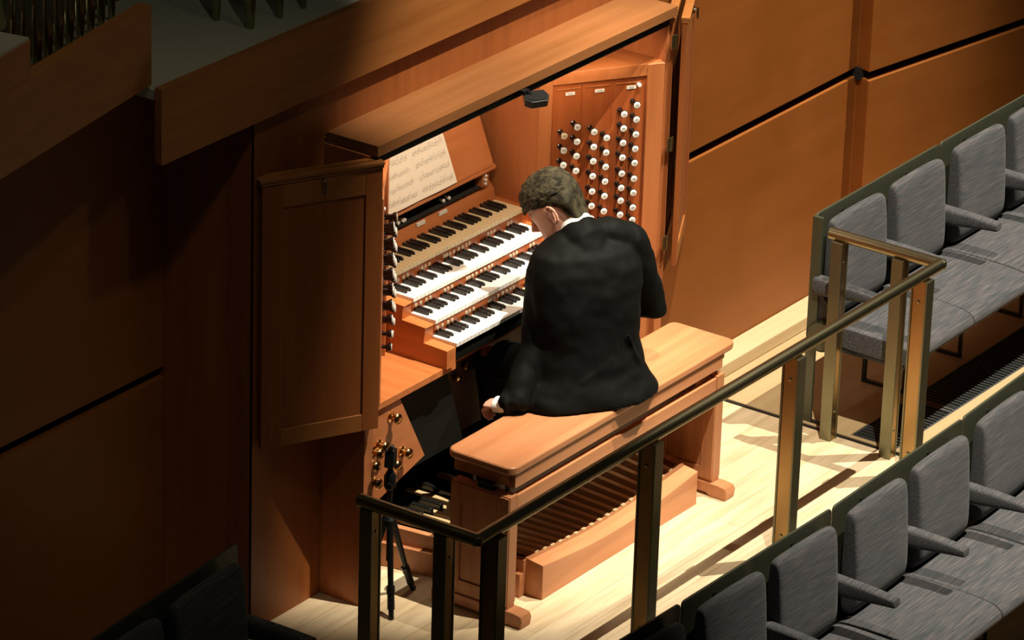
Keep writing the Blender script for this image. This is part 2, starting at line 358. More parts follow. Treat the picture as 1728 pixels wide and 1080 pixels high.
# manuals
PITCH = 0.846 / 36
sharp_after = [0, 1, 3, 4, 5]
def white_key(y, z, mat, name, parent, m0):
    return MB().box(m0 + .0006, m0 + PITCH - .0006, y, y + .142, z - .016, z).build(name, mat, parent, bevel=0.001, origin=(m0, y, z), seg=1)
def black_key(y, z, parent, m0):
    w = .0065
    pts = [(m0 - w, y + .048, z - .004), (m0 - w, y + .052, z + .0075), (m0 - w, y + .06, z + .0115), (m0 - w, y + .142, z + .0115), (m0 - w, y + .142, z - .004)]
    return MB().prism(pts, (2 * w, 0, 0)).build('sharp_key', BLACK, parent, bevel=0.0012, origin=(m0, y, z), seg=2)
wk_mesh = None
for mi, (y, z) in enumerate(man):
    kb = MB().box(MX0, MX1, y + .004, y + .150, z - .042, z - .018)
    if mi: kb.box(MX0, MX1, y + .012, y + .030, man[mi - 1][1] - .02, z - .018)
    kb = P(kb, 'keyboard', [BLACKM if mi == 0 else WJ], bevel=0.001)
    kb['_w'] = tuple(wpos(con))
    mat = SHADE_CREAM if mi == 3 else IVORY  # top board's shade on the highest manual is painted into its keys
    nk = white_key(y, z, mat, 'natural_key', kb, MX0)
    for k in range(36):
        c = nk if k == 0 else nk.copy()
        if k: COL.objects.link(c); c.location = nk.location + Vector((k * PITCH, 0, 0))
        if mi == 0 and 24 <= k < 36:  # organist's shadow on the lowest manual, painted as darker keys
            c.data = c.data.copy(); c.data.materials[0] = SHADE_CREAM
    sk = black_key(y, z, kb, MX0 + PITCH)
    first = True
    for o_ in range(5):
        for j in sharp_after:
            xx = (o_ * 7 + j) * PITCH
            c = sk if first else sk.copy()
            if not first: COL.objects.link(c)
            c.location = sk.location + Vector((xx, 0, 0)) if not first else sk.location
            first = False
    # thumb pistons on the rail under manuals 2 to 4
    if mi:
        zc = (man[mi - 1][1] + z) / 2 - .004
        for gx in ((.02, .05, .085, .11), (.20, .22, .245), (.34, .355, .375, .40, .43), (.455, .48, .50), (.62, .64, .66), (.75, .77)):
            for px in gx:
                MB().lathe((MX0 + px, y + .012, zc), (0, -1, 0), [(0, .0085), (.007, .0085), (.010, .0065), (.0105, .001)], 12).build('thumb_piston', PISTON, kb, smooth=True)
P(MB().prism([(MX0, .492, .826), (MX0, .500, .790), (MX0, .53, .782), (MX0, .53, .845), (MX0, .492, .849)], (.846, 0, 0)), 'key_slip', BLACKM, bevel=0.002)
P(MB().box(MX0, MX1, .53, .66, .760, .79), 'key_bed', WR)
# name board, slot, ledge and desk above the top manual
nx0, nx1 = 0.262, 1.16
P(MB().prism([(nx0, .925, 1.045), (nx0, .935, 1.10), (nx0, .96, 1.128), (nx0, .98, 1.128), (nx0, .98, 1.04)], (nx1 - nx0, 0, 0)), 'name_board', WR, bevel=0.002)
P(MB().box(nx0, nx1, .97, .99, 1.12, 1.20).box(.30, 1.075, .935, .975, 1.1282, 1.130), 'slot_back', VOID)
P(MB().box(nx0, .30, .93, .98, 1.128, 1.195), 'slot_end', WR, bevel=0.002)
P(MB().box(1.075, 1.115, .93, .98, 1.128, 1.195), 'slot_end', WR, bevel=0.002)
P(MB().prism([(.31, .915, 1.192), (.31, .915, 1.205), (.31, .93, 1.212), (.31, .98, 1.212), (.31, .98, 1.192)], (.83, 0, 0)), 'desk_ledge', WR, bevel=0.002)
dv = Vector((0, .4, 1)).normalized()
b0 = Vector((.33, .915, 1.21)); t0 = b0 + dv * .50
P(MB().prism([b0, t0, t0 + Vector((0, .02, -.005)), b0 + Vector((0, .02, -.005))], (.796, 0, 0)), 'music_desk', WR, bevel=0.002)
for x, w_ in ((.40, .028), (.47, .028), (.66, .05), (.80, .05)):
    P(MB().box(x, x + w_, .928, .934, 1.098, 1.112, Matrix.Translation((0, .003, 0))), 'name_plate', FACE)
for x in (.56, .59, .60, .845, .88):
    P(MB().lathe((x, .965, 1.143), (0, -1, 0), [(0, .006), (.012, .006), (.014, .008), (.022, .007), (.023, .001)], 12), 'small_knob', FACE, smooth=True)
for z in (1.142, 1.158, 1.175):
    P(MB().lathe((1.088, .93, z), (0, -1, 0), [(0, .006), (.008, .006), (.010, .001)], 12), 'small_knob', FACE, smooth=True)
# stop jambs
COLS = {.038: [1.343, 1.284, 1.224, 1.164, 1.105, 1.045, .986], .0905: [1.373, 1.314, 1.255, 1.195, 1.135, 1.075, 1.016, .957],
        .160: [1.346, 1.285, 1.226, 1.165, 1.102, 1.042, .990], .212: [1.316, 1.256, 1.197, 1.137, 1.077, 1.014, .963],
        .280: [1.405, 1.347, 1.288, 1.228, 1.162, 1.103, 1.05, .992], .3315: [1.437, 1.378, 1.317, 1.258, 1.20, 1.135, 1.077, 1.016, .964]}
knob_proto = None; face_proto = None
for side in (1, -1):
    if side == 1: O = Vector((1.257, .75, 0)); e = Vector((.83, -.56, 0)).normalized(); nn = Vector((-.56, -.83, 0)).normalized()
    else: O = Vector((mir(1.257) - .006, .75, 0)); e = Vector((-.83, -.56, 0)).normalized(); nn = Vector((.56, -.83, 0)).normalized()
    Lb = .385
    def q(u, d, z): return O + e * u + nn * d + Vector((0, 0, z))
    P(MB().prism([q(0, -.02, .80), q(Lb, -.02, .80), q(Lb, -.02, 1.537), q(0, -.02, 1.537)], nn * .02), 'stop_jamb', WJ)
    # frame round the board: outer post, inner post, head and the flat box top
    P(MB().prism([q(Lb, -.02, .78), q(Lb + .07, -.02, .78), q(Lb + .07, -.02, 1.585), q(Lb, -.02, 1.585)], nn * .035), 'jamb_post', WRZ, bevel=0.003)
    P(MB().prism([q(-.055, -.02, .78), q(0, -.02, .78), q(0, -.02, 1.585), q(-.055, -.02, 1.585)], nn * .032), 'jamb_post', WRZ, bevel=0.003)
    P(MB().prism([q(0, -.02, 1.537), q(Lb, -.02, 1.537), q(Lb, -.02, 1.585), q(0, -.02, 1.585)], nn * .030), 'jamb_head', WR, bevel=0.002)
    xs = XR if side == 1 else XL
    c0 = q(-.055, -.021, 1.565); c1 = q(Lb + .07, -.021, 1.565)
    P(MB().prism([c0, Vector((c1.x, c1.y, 1.565)), Vector((xs, .53, 1.565)), Vector((xs, 1.10, 1.565)), Vector((c0.x, 1.10, 1.565))], (0, 0, .018)), 'jamb_top', WRY)
    P(MB().prism([q(-.055, -.02, .78), q(-.055, .01, .78), Vector((mir(1.125) if side < 0 else 1.19, 1.10, .78)), Vector((mir(1.145) if side < 0 else 1.21, 1.10, .78))], (0, 0, .785)), 'jamb_return', WRZ)
    # raised fillets that divide the board in three
    for u in (.003, .122, .245, .379):
        P(MB().prism([q(u, 0, .80), q(u + .003, 0, .80), q(u + .003, 0, 1.533), q(u, 0, 1.533)], nn * .003), 'fillet', WJ)
    P(MB().prism([q(.02, 0, 1.512), q(.115, 0, 1.512), q(.115, 0, 1.516), q(.02, 0, 1.516)], nn * .003)
      .prism([q(.14, 0, 1.512), q(.235, 0, 1.512), q(.235, 0, 1.516), q(.14, 0, 1.516)], nn * .003)
      .prism([q(.26, 0, 1.512), q(.365, 0, 1.512), q(.365, 0, 1.516), q(.26, 0, 1.516)], nn * .003), 'fillet', WR)
    for u in (.055, .175, .305):
        lp = P(MB().prism([q(u, 0, 1.488), q(u + .038, 0, 1.488), q(u + .038, 0, 1.500), q(u, 0, 1.500)], nn * .003), 'label_plate', FACE)
        mbt = MB()
        for dz in (.0033, .0073): mbt.prism([q(u + .008, .003, 1.488 + dz), q(u + .030, .003, 1.488 + dz), q(u + .030, .003, 1.489 + dz), q(u + .008, .003, 1.489 + dz)], nn * .0004)
        mbt.build('lettering', ENGR, lp)
    P(MB().lathe(q(.352, 0, 1.505), nn, [(0, .006), (.012, .006), (.014, .0085), (.018, .008), (.019, .001)], 12), 'small_knob', FACE, smooth=True)
    cols = COLS
    for u, zs in cols.items():
        for z in zs:
            rnd = random.uniform(-.0, .0)
            kn = P(MB().lathe(q(u, 0, z), nn, [(0, .011), (.003, .011), (.006, .0075), (.028, .0070), (.034, .011), (.040, .0150), (.046, .0155), (.0475, .0138)], 18), 'stop_knob', SHAFT, smooth=True)
            MB().lathe(q(u, .0472, z), nn, [(0, .0132), (.0016, .0132), (.0026, .011), (.0028, .001)], 18).build('knob_face', FACE if z < 1.30 or u > .1 else SHADE_CREAM if u < .06 else FACE, kn, smooth=True)
            eng = MB()
            for dz, hw in ((.0028, .0065), (-.0002, .0080), (-.0034, .0050)):
                eng.prism([q(u - hw, .0499, z + dz), q(u + hw, .0499, z + dz), q(u + hw, .0499, z + dz + .0011), q(u - hw, .0499, z + dz + .0011)], nn * .0004)
            eng.build('engraved_name', ENGR, kn)
# doors, folded back in pairs
def door(hx, hy, tx, ty, off, th, name, outer, sgn):
    """leaf from hinge (hx,hy) to (tx,ty)"""
    h = Vector((hx, hy, 0)); t = Vector((tx, ty, 0)); d = (t - h); Ld = d.length; d.normalize()
    n_ = Vector((d.y, -d.x, 0)) 
    if n_.y > 0: n_ = -n_
    h = h + n_ * off
    def q(u, dd, z): return h + d * u + n_ * dd + Vector((0, 0, z))
    z0, z1 = .727, 1.742
    st = .065
    def slab(u0, u1, a, b, d0, d1): return [q(u0, d0, a), q(u1, d0, a), q(u1, d0, b), q(u0, d0, b)], n_ * (d1 - d0)
    m = MB()
    m.prism(*slab(st * .8, Ld - st * 1.0, z0 + .05, z1 - .09, -.014, -.006))
    dr = P(m, name, WC)
    m = MB(); m.prism(*slab(0, st, z0, z1, -.02, 0)); m.build('stile', WRZ if False else WC, dr, bevel=.002)
    m = MB(); m.prism(*slab(Ld - st * 1.2, Ld, z0, z1, -.02, 0)); m.build('stile', WC, dr, bevel=.002)
    m = MB(); m.prism(*slab(st, Ld - st * 1.2, z0, z0 + .065, -.0195, -.0003)); m.build('rail', WCX, dr, bevel=.002)
    m = MB(); m.prism(*slab(st, Ld - st * 1.2, z1 - .105, z1, -.0195, -.0003)); m.build('rail', WCX, dr, bevel=.002)
    m = MB(); m.prism(*slab(-.003, Ld + .012, z1, z1 + .012, -.024, .010)); m.prism(*slab(-.002, Ld + .008, z1 - .012, z1, -.022, .005)); m.build('cap_moulding', WCX, dr, bevel=.002)
    if outer:
        m = MB(); p = q(Ld * .50, 0, z1 - .035)
        m.box(-.008, .008, -.008, .002, -.015, .015, Matrix.Translation(p))
        m.tube(p + Vector((0, 0, 0)), p + n_ * .022, .005); m.tube(p + n_ * .020 + Vector((0, 0, .008)), p + n_ * .022 + Vector((0, 0, -.035)), .006, .004)
        m.build('latch', plain('latch chrome', (.5, .5, .45), .2, 1.0), dr, smooth=True)
    return dr
door(-.20, .474, -.606, .688, .028, .02, 'door', True, -1)
door(-.205, .476, -.606, .694, .003, .02, 'door', False, -1)
door(1.690, .474, 2.090, .690, .034, .02, 'door', True, 1)
door(1.676, .486, 2.078, .702, -.003, .02, 'door', False, 1)
for z in (.83, 1.24, 1.66):
    for hx in (1.672, -.205):
        P(MB().box(hx - .024, hx + .020, .472, .4745, z - .028, z + .028).tube((hx, .470, z - .028), (hx, .470, z + .028), .005), 'hinge', HINGE, smooth=True)
P(MB().lathe((1.712, .462, .83), (0, -1, 0), [(0, .008), (.006, .008), (.008, .001)], 12), 'door_bolt', DSTEEL, smooth=True)

# open score
sc = empty('music_score', (.66, .915, 1.214), 'open sheet music with two printed pages propped on the music desk', 'sheet music')
def pg(x0, x1, name):
    n_ = Vector((0, -1, .4)).normalized(); m = MB()
    A0 = Vector((0, .913, 1.216))
    cols = 8
    def pt(x, s, lift): return Vector((x, 0, 0)) + A0 + dv * s + n_ * lift
    def lift(x): u = (x - x0) / (x1 - x0); return .003 + .005 * math.sin(PI * u)
    H = .31
    top = [pt(x0 + (x1 - x0) * i / cols, H, lift(x0 + (x1 - x0) * i / cols)) for i in range(cols + 1)]
    bot = [pt(x0 + (x1 - x0) * i / cols, 0.0, lift(x0 + (x1 - x0) * i / cols)) for i in range(cols + 1)]
    bt = [p - n_ * .0025 for p in top]; bb = [p - n_ * .0025 for p in bot]
    R = [[top[i], bot[i], bb[i], bt[i]] for i in range(cols + 1)]
    m.rings(R); pgo = m.build(name, PAPER, sc, smooth=True)
    ink = MB()
    def strip(xa, xb, s0, s1):
        k = 6
        for i in range(k):
            a = xa + (xb - xa) * i / k; b = xa + (xb - xa) * (i + 1) / k
            ink.face([ink.bm.verts.new(pt(a, s0, lift(a) + .0006)), ink.bm.verts.new(pt(b, s0, lift(b) + .0006)), ink.bm.verts.new(pt(b, s1, lift(b) + .0006)), ink.bm.verts.new(pt(a, s1, lift(a) + .0006))])
    w_ = x1 - x0
    for r in range(6):
        s0 = .022 + r * .047
        for L in range(5): strip(x0 + .016, x1 - .014, s0 + L * .0032, s0 + L * .0032 + .0004)
        x = x0 + .02
        while x < x1 - .02:
            hh = s0 + random.uniform(-.002, .014); u = .0022
            ink.face([ink.bm.verts.new(pt(x + u * math.cos(k * PI / 3), hh + u * .8 * math.sin(k * PI / 3), lift(x) + .0008)) for k in range(6)])
            ink.face([ink.bm.verts.new(pt(x + a, hh + b, lift(x) + .0008)) for a, b in ((.0018, 0), (.0024, 0), (.0024, .010), (.0018, .010))])
            if random.random() < .5: ink.face([ink.bm.verts.new(pt(x + a, hh + b, lift(x) + .0008)) for a, b in ((.0018, .009), (.010, .0105), (.010, .012), (.0018, .0105))])
            x += random.uniform(.006, .012)
    ink.build('printed_notes', INK, pgo)
pg(.43, .655, 'page'); pg(.655, .88, 'page')

# small black device under the top board
dv_ = empty('mounted_device', (.66, .44, 1.755), 'small black boxy device on a short arm fixed under the front of the top board', 'device')
p = Vector((.675, .425, 1.735))
rot = Matrix.Translation(p) @ Matrix.Rotation(math.radians(-38), 4, 'Z') @ Matrix.Rotation(math.radians(24), 4, 'X')
MB().prism([rot @ Vector(c) for c in ((-.045, -.020, -.02), (-.022, -.036, -.02), (.040, -.030, -.02), (.050, .0, -.02), (.036, .028, -.02), (-.040, .026, -.02))], rot.to_3x3() @ Vector((0, 0, .032))).build('housing', PLAST, dv_, bevel=.003)
MB().prism([rot @ Vector(c) for c in ((-.034, -.016, .012), (-.018, -.026, .012), (.032, -.022, .012), (.040, .0, .012), (.028, .019, .012), (-.032, .018, .012))], rot.to_3x3() @ Vector((0, 0, .002))).build('rim_insert', BLACKM, dv_)
MB().tube((.655, .452, 1.762), (.665, .435, 1.742), .007).build('arm', PLAST, dv_, smooth=True)
MB().box(.635, .67, .448, .480, 1.748, 1.766).build('clamp', PLAST, dv_, bevel=.003)

# ------------------------------------------------------------------ pedalboard
pb = empty('pedalboard', (.742, .35, 0), 'radiating wooden organ pedalboard with a concave front board, under the bench', 'pedalboard')
def xr(side, y): # outer edge of the radiating frame
    return .742 + side * (.516 + (y - .015) * .19)
# concave front board
N = 24; pts = []
for i in range(N + 1):
    t = i / N; x = .226 + t * 1.032; pts.append((x, .015, .140 - .038 * math.sin(PI * t) ** 1.0))
m = MB(); A = [m.bm.verts.new(p) for p in pts]; B = [m.bm.verts.new((p[0], .105, p[2] + .012)) for p in pts]
A0 = [m.bm.verts.new((p[0], .015, 0)) for p in pts]; B0 = [m.bm.verts.new((p[0], .105, 0)) for p in pts]
for i in range(N):
    m.face([A[i], A[i + 1], B[i + 1], B[i]]); m.face([A0[i], A0[i + 1], A[i + 1], A[i]]); m.face([B[i], B[i + 1], B0[i + 1], B0[i]]); m.face([B0[i], B0[i + 1], A0[i + 1], A0[i]])
m.face([A0[0], A[0], B[0], B0[0]]); m.face([A0[N], B0[N], B[N], A[N]])
m.build('front_board', WB, pb, bevel=.003, angle=50)
for s in (-1, 1):
    xa, xb = xr(s, .09), xr(s, .80)
    MB().prism([(xa, .09, 0), (xb, .80, 0), (xb, .80, .165), (xa, .09, .145)], (-s * .028, 0, 0)).build('side_board', WB, pb, bevel=.003)
    MB().prism([(xa, .09, .0), (xb, .80, .0), (xb, .80, .095), (xa, .09, .095)], (s * .022, 0, 0)).build('side_ledge', WB, pb, bevel=.003)
MB().box(xr(-1, .78), xr(1, .78), .80, .83, 0, .10).build('rear_board', WB, pb)
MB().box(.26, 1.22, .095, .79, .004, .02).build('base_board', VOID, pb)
nat = 18
for k in range(nat):
    u = (k + .5) / nat * 2 - 1
    xh = .742 + u * .470; xt = .742 + u * .600; z = .112 + .038 * u * u
    MB().prism([(xh - .0115, .092, z - .022), (xh + .0115, .092, z - .022), (xh + .0115, .092, z + .006), (xh - .0115, .092, z + .006)], (xt - xh, .70, .014)).build('natural_pedal', WP, pb, bevel=.003)
pat = [0, 1, 3, 4, 5]
for k in range(nat - 1):
    if ((k + 3) % 7) not in pat: continue
    u = (k + 1) / nat * 2 - 1
    z = .112 + .038 * u * u
    f0, f1 = .70, 1.0
    xh = .742 + u * (.470 + .130 * f0); xt = .742 + u * .600
    MB().prism([(xh - .0105, .085 + .70 * f0, z - .01), (xh + .0105, .085 + .70 * f0, z - .01), (xh + .0105, .085 + .70 * f0, z + .040), (xh - .0105, .085 + .70 * f0, z + .040)], (xt - xh, .70 * (f1 - f0), .008)).build('sharp_pedal', BLACK, pb, bevel=.005, seg=3)

# ------------------------------------------------------------------ bench
be = empty('organ_bench', (.72, .14, 0), 'long pale cherry organ bench with a thick rounded seat, the organist sitting on it', 'bench')
m = MB()
x0, x1, y0, y1 = -.01, 1.465, .0, .295
pts = rrect(x0, x1, y0, y1, .035, 5)
m.prism([(a, b, .588) for a, b in pts], (0, 0, .034)); m.build('seat', WB, be, bevel=.010, seg=4, angle=50)
MB().box(.02, 1.385, .008, .278, .532, .5885).build('seat_box', WB, be, bevel=.003)
MB().box(1.385, 1.43, .03, .06, .55, .588).box(1.385, 1.43, .23, .26, .55, .588).box(-.0, .02, .03, .06, .55, .588).build('batten', WBZ, be, bevel=.002)
MB().box(.04, 1.352, .010, .034, .385, .498).build('stretcher', WB, be, bevel=.003)
for xa, xb in ((-.008, .040), (1.352, 1.400)):
    e_ = MB().prism([(xa, .008, .055), (xa, .008, .505), (xa, .268, .505), (xa, .268, .055)], (xb - xa, 0, 0)).build('end_panel', WBZ, be, bevel=.003)
    for xf, s in ((xa, -1), (xb, 1)):
        # raised frame round a sunk panel
        fr = MB(); d = s * .006
        fr.box(xf, xf + d, .010, .062, .07, .50).box(xf, xf + d, .222, .266, .07, .50).box(xf, xf + d, .062, .222, .43, .50).box(xf, xf + d, .062, .222, .07, .115)
        fr.build('panel_frame', WBZ, e_, bevel=.002)
    ft = [(xa - .008, -.060, 0), (xa - .008, -.065, .035), (xa - .008, -.055, .052), (xa - .008, -.02, .056), (xa - .008, .30, .056), (xa - .008, .335, .052), (xa - .008, .345, .035), (xa - .008, .34, 0),
          (xa - .008, .26, 0), (xa - .008, .245, .012), (xa - .008, .03, .012), (xa - .008, .015, 0)]
    MB().prism(ft, (xb - xa + .016, 0, 0)).build('foot', WB, be, bevel=.005, seg=3)
for xa in (.028, 1.33):
    MB().box(xa, xa + .022, .05, .058, .50, .56).box(xa, xa + .022, .20, .208, .50, .56).build('height_bracket', PLAST, be, bevel=.001)
MB().box(.0, .045, .09, .16, .50, .533).build('riser', PLAST, be, bevel=.002)
MB().box(.045, 1.35, .10, .12, .40, .533).build('gap_shade_board', wood('gap shade brown', (0.06, 0.022, 0.01), (0.09, 0.035, 0.015)), be)  # dark board added to shut light out of the shaded gap

# ------------------------------------------------------------------ guard rail
gr = empty('guard_rail', (.57, -.5, 0), 'bronze metal guard rail on square posts bent round the organist\'s place', 'railing')
zr = .864
def bar(a, b):  # round handrail
    return MB().tube(a, b, .0235, n=24)
cL = (-.945, -.51, zr); cR = (2.095, -.51, zr)
h = MB().tube(cL, cR, .0235, n=24).build('handrail', RAIL, gr, smooth=True)
MB().tube(cL, (-.945, -.02, zr), .0235, n=24).build('handrail', RAIL, gr, smooth=True)
MB().tube(cR, (2.095, -.015, zr), .0235, n=24).build('handrail', RAIL, gr, smooth=True)
MB().lathe(cL, (0, 0, 1), [(-.022, .010), (-.015, .0205), (0, .0240), (.015, .0205), (.022, .010)], 20).build('corner_joint', RAIL, gr, smooth=True)
MB().lathe(cR, (0, 0, 1), [(-.022, .010), (-.015, .0205), (0, .0240), (.015, .0205), (.022, .010)], 20).build('corner_joint', RAIL, gr, smooth=True)
def post(x, y, wx, wy):
    # bronze faced post with a steel bar let into each narrow side
    m = MB()
    if wx <= wy: m.box(x - wx / 2, x + wx / 2, y - wy / 2 + .009, y + wy / 2 - .009, 0, .846)
    else: m.box(x - wx / 2 + .009, x + wx / 2 - .009, y - wy / 2, y + wy / 2, 0, .846)
    o = m.build('post', POST, gr, bevel=.0015)
    for sd in (-1, 1):
        if wx <= wy: MB().box(x - wx / 2 - .0025, x + wx / 2 + .0025, y + sd * (wy / 2 - .0045) - .0045, y + sd * (wy / 2 - .0045) + .0045, 0, .845).build('edge_bar', EDGE, o, bevel=.0015)
        else: MB().box(x + sd * (wx / 2 - .0045) - .0045, x + sd * (wx / 2 - .0045) + .0045, y - wy / 2 - .0025, y + wy / 2 + .0025, 0, .845).build('edge_bar', EDGE, o, bevel=.0015)
    for z in (.76, .12):
        sc_ = MB()
        if wx <= wy: sc_.lathe((x - wx / 2, y, z), (-1, 0, 0), [(0, .007), (.002, .007), (.004, .004), (.0042, .001)], 12)
        else: sc_.lathe((x, y - wy / 2, z), (0, -1, 0), [(0, .006), (.002, .006), (.0035, .001)], 12)
        sc_.build('screw', RAIL, o, smooth=True)
for x in (-.845, .10, 1.045, 1.965): post(x, -.51, .048, .072)
post(-.935, -.37, .060, .046); post(-.935, -.06, .060, .046)
post(2.085, -.065, .050, .046); post(2.088, -.337, .050, .046)

# ------------------------------------------------------------------ tripod
tp = empty('tripod', (-.16, .45, 0), 'small black tripod standing on the floor at the left end of the bench', 'tripod')
ap = Vector((-.161, .43, .345))
for fx, fy in ((-.238, .356), (.001, .435), (-.165, .56)):
    ft = Vector((fx, fy, 0.0)); d = (ft - ap); 
    lg = MB().tube(ap + Vector((d.x, d.y, 0)) * .12, ap + d * .70, .0125, .0105).build('leg', PLAST, tp, smooth=True)
    MB().tube(ap + d * .66, ap + d * .74, .0155).tube(ap + d * .74, ap + d * .90, .013, .014).tube(ap + d * .90, ap + d * .975, .010, .010).build('leg_lock', PLAST, lg, smooth=True)
    MB().lathe(ft, (0, 0, 1), [(0, .009), (.008, .011), (.016, .008)], 12).build('rubber_foot', PLAST, lg, smooth=True)
MB().tube(ap + Vector((0, 0, -.16)), ap + Vector((0, 0, .14)), .0095).build('centre_column', PLAST, tp, smooth=True)
MB().lathe(ap + Vector((0, 0, -.025)), (0, 0, 1), [(0, .02), (.01, .028), (.035, .028), (.05, .016)], 16).build('crown', PLAST, tp, smooth=True)
hd = MB().lathe(ap + Vector((0, 0, .13)), (0, 0, 1), [(0, .018), (.01, .023), (.05, .023), (.06, .017), (.075, .010), (.09, .010)], 18).build('ball_head', PLAST, tp, smooth=True)
MB().tube(ap + Vector((0, 0, .155)), ap + Vector((-.035, -.02, .155)), .007, .010).build('knob', PLAST, hd, smooth=True)
rc = empty('recorder', tuple(ap + Vector((0, 0, .22))), 'small black recording device mounted on top of the tripod', 'device')
Mx = Matrix.Translation(ap + Vector((.0, 0, .252))) @ Matrix.Rotation(math.radians(25), 4, 'Z') @ Matrix.Rotation(math.radians(12), 4, 'Y')
MB().box(-.028, .028, -.018, .018, -.034, .034, Mx).build('body', PLAST, rc, bevel=.006)
MB().box(-.012, .018, -.0195, -.0178, -.012, .020, Mx).build('screen', BLACK, rc, bevel=.001)
MB().tube(Mx @ Vector((-.02, 0, .03)), Mx @ Vector((-.03, -.01, .052)), .008).build('microphone', PLAST, rc, smooth=True)

# ------------------------------------------------------------------ theatre seats
UW = .972
def make_unit(arm_left, arm_right, end_left):
    root = bpy.data.objects.new('double_seat', None); COL.objects.link(root); root['_w'] = (0, 0, 0)
    m = MB(); m.prism([(a, 0, b) for a, b in rrect(.004, UW - .004, .30, .888, .018, 4)], (0, -.010, 0)); bpn = m.build('back_panel', STEEL, root, bevel=.0015)
    MB().lathe((.20, -.010, .845), (0, -1, 0), [(0, .006), (.003, .006), (.0035, .001)], 10).lathe((.70, -.010, .845), (0, -1, 0), [(0, .006), (.003, .006), (.0035, .001)], 10).build('bolt', DSTEEL, bpn, smooth=True)
    for s in (0, 1):
        xa = .042 + s * .472
        # back cushion: rounded slab, leaning a little, curling under at the foot
        m = MB(); prof = [(-.022, .845), (-.038, .860), (-.062, .860), (-.078, .842), (-.088, .74), (-.098, .62), (-.106, .50), (-.092, .455), (-.060, .432), (-.035, .44), (-.022, .50)]
        R = []
        wd = .402
        for t, ins in ((0, .020), (.012, .006), (.03, 0), (.5 * wd, -.004), (wd - .03, 0), (wd - .012, .006), (wd, .020)):
            cy = sum(p[0] for p in prof) / len(prof); cz = sum(p[1] for p in prof) / len(prof)
            R.append([(xa + t, cy + (py - cy) * (1 - ins / .05 * .9) if ins > 0 else py + (.003 if t == .5 * wd and py < -.07 else 0), cz + (pz - cz) * (1 - ins / .20)) for py, pz in prof])
        m.rings(R); bc = m.build('back_cushion', FAB, root, smooth='all', sub=2)
        # seat cushion
        m = MB(); xs0 = .0 + s * .486; ws = .486
        prof = [(-.045, .39), (-.045, .425), (-.07, .442), (-.20, .444), (-.40, .440), (-.465, .425), (-.488, .395), (-.478, .362), (-.44, .35), (-.10, .35)]
        R = []
        for t, k in ((0, .985), (.004, .998), (.02, 1), (ws - .02, 1), (ws - .004, .998), (ws, .985)):
            cy = -.26; cz = .395
            R.append([(xs0 + t, cy + (py - cy) * (1 - (1 - k) * .25), cz + (pz - cz) * k) for py, pz in prof])
        m.rings(R); m.build('seat_cushion', FAB, root, smooth='all', sub=2)
        MB().box(xs0 + .02, xs0 + ws - .02, -.43, -.06, .335, .352).build('seat_pan', DSTEEL, root)
        MB().tube((xa + .425, -.060, .62), (xa + .425, -.040, .45), .016, .014).build('arm_bracket', DSTEEL, root, smooth=True)
    def arm(x):
        # padded wedge armrest, tapering to the tip
        R = []
        for y, w, zt, zb in ((-.015, .026, .632, .560), (-.03, .030, .636, .552), (-.10, .029, .634, .555), (-.20, .028, .630, .570), (-.275, .027, .624, .580), (-.300, .027, .622, .582), (-.312, .026, .620, .584), (-.314, .024, .618, .586)):
            zc = (zt + zb) / 2; hh = (zt - zb) / 2
            R.append([(x + w * a, y, zc + hh * b) for a, b in ((-1, -.5), (-1, .6), (-.7, 1), (.7, 1), (1, .6), (1, -.5), (.6, -1), (-.6, -1))])
        MB().rings(R).build('armrest', FAB, root, smooth='all', sub=2)
    arm(.488)
    if arm_right: arm(UW - .012)
    if arm_left: arm(.004)
    for x in (.475, .93):
        MB().box(x - .008, x + .008, -.012, .004, 0, .35).box(x - .007, x + .007, -.20, -.186, 0, .34).box(x - .008, x + .008, -.19, 0, 0, .014).build('leg', DSTEEL, root, bevel=.001)
    if end_left:
        MB().box(-.004, .010, -.040, .004, 0, .88).build('end_upright', STEEL, root, bevel=.002)
        MB().box(-.004, .008, -.125, -.040, 0, .012).build('end_foot', DSTEEL, root, bevel=.001)
        disc = MB().tube((-.016, -.068, .385), (.012, -.068, .385), .058, n=28).build('pivot_disc', WL, root, smooth=True, bevel=.003)
        MB().lathe((.0, -.068, .385), (-1, 0, 0), [(.012, .064), (.012, .059), (.018, .059), (.018, .064)], 28).build('disc_ring', STEEL, disc, smooth=True)
        MB().tube((.0, -.045, .575), (.0, -.15, .455), .010).build('brace', DSTEEL, root, smooth=True)
        MB().box(.0, .012, -.44, -.03, .34, .352).box(.002, .010, -.10, -.02, .44, .57).build('end_plate', DSTEEL, root)
    return root
def arr(o, x, y, z, a): o.location = (x, y, z); o.rotation_euler = (0, 0, a)
mid = make_unit(False, True, False)
endu = make_unit(True, True, True)
G1 = 'double seats of the lower front row'; G2 = 'double seats of the upper row by the right wall'
arr(mid, .872, -.805, -.5, .020); tag(mid, 'grey double seat in the lower row, the middle one of three in view', 'theatre seat', G1)
c = copy_tree(mid); arr(c, -.108, -.792, -.5, -.014); tag(c, 'grey double seat in the lower row, leftmost and cut off below', 'theatre seat', G1)
c = copy_tree(mid); arr(c, 1.848, -.784, -.5, .045); tag(c, 'grey double seat at the right end of the lower row', 'theatre seat', G1)
c = copy_tree(mid); arr(c, -1.084, -.770, -.5, -.022); tag(c, 'grey double seat of the lower row showing only a corner at the bottom edge', 'theatre seat', G1)
arr(endu, 2.170, .108, 0, .012); tag(endu, 'grey double seat at the end of the upper row, behind the bronze rail corner', 'theatre seat', G2)
c = copy_tree(mid); arr(c, 3.148, .121, 0, .012); tag(c, 'grey double seat of the upper row, second from the rail corner', 'theatre seat', G2)
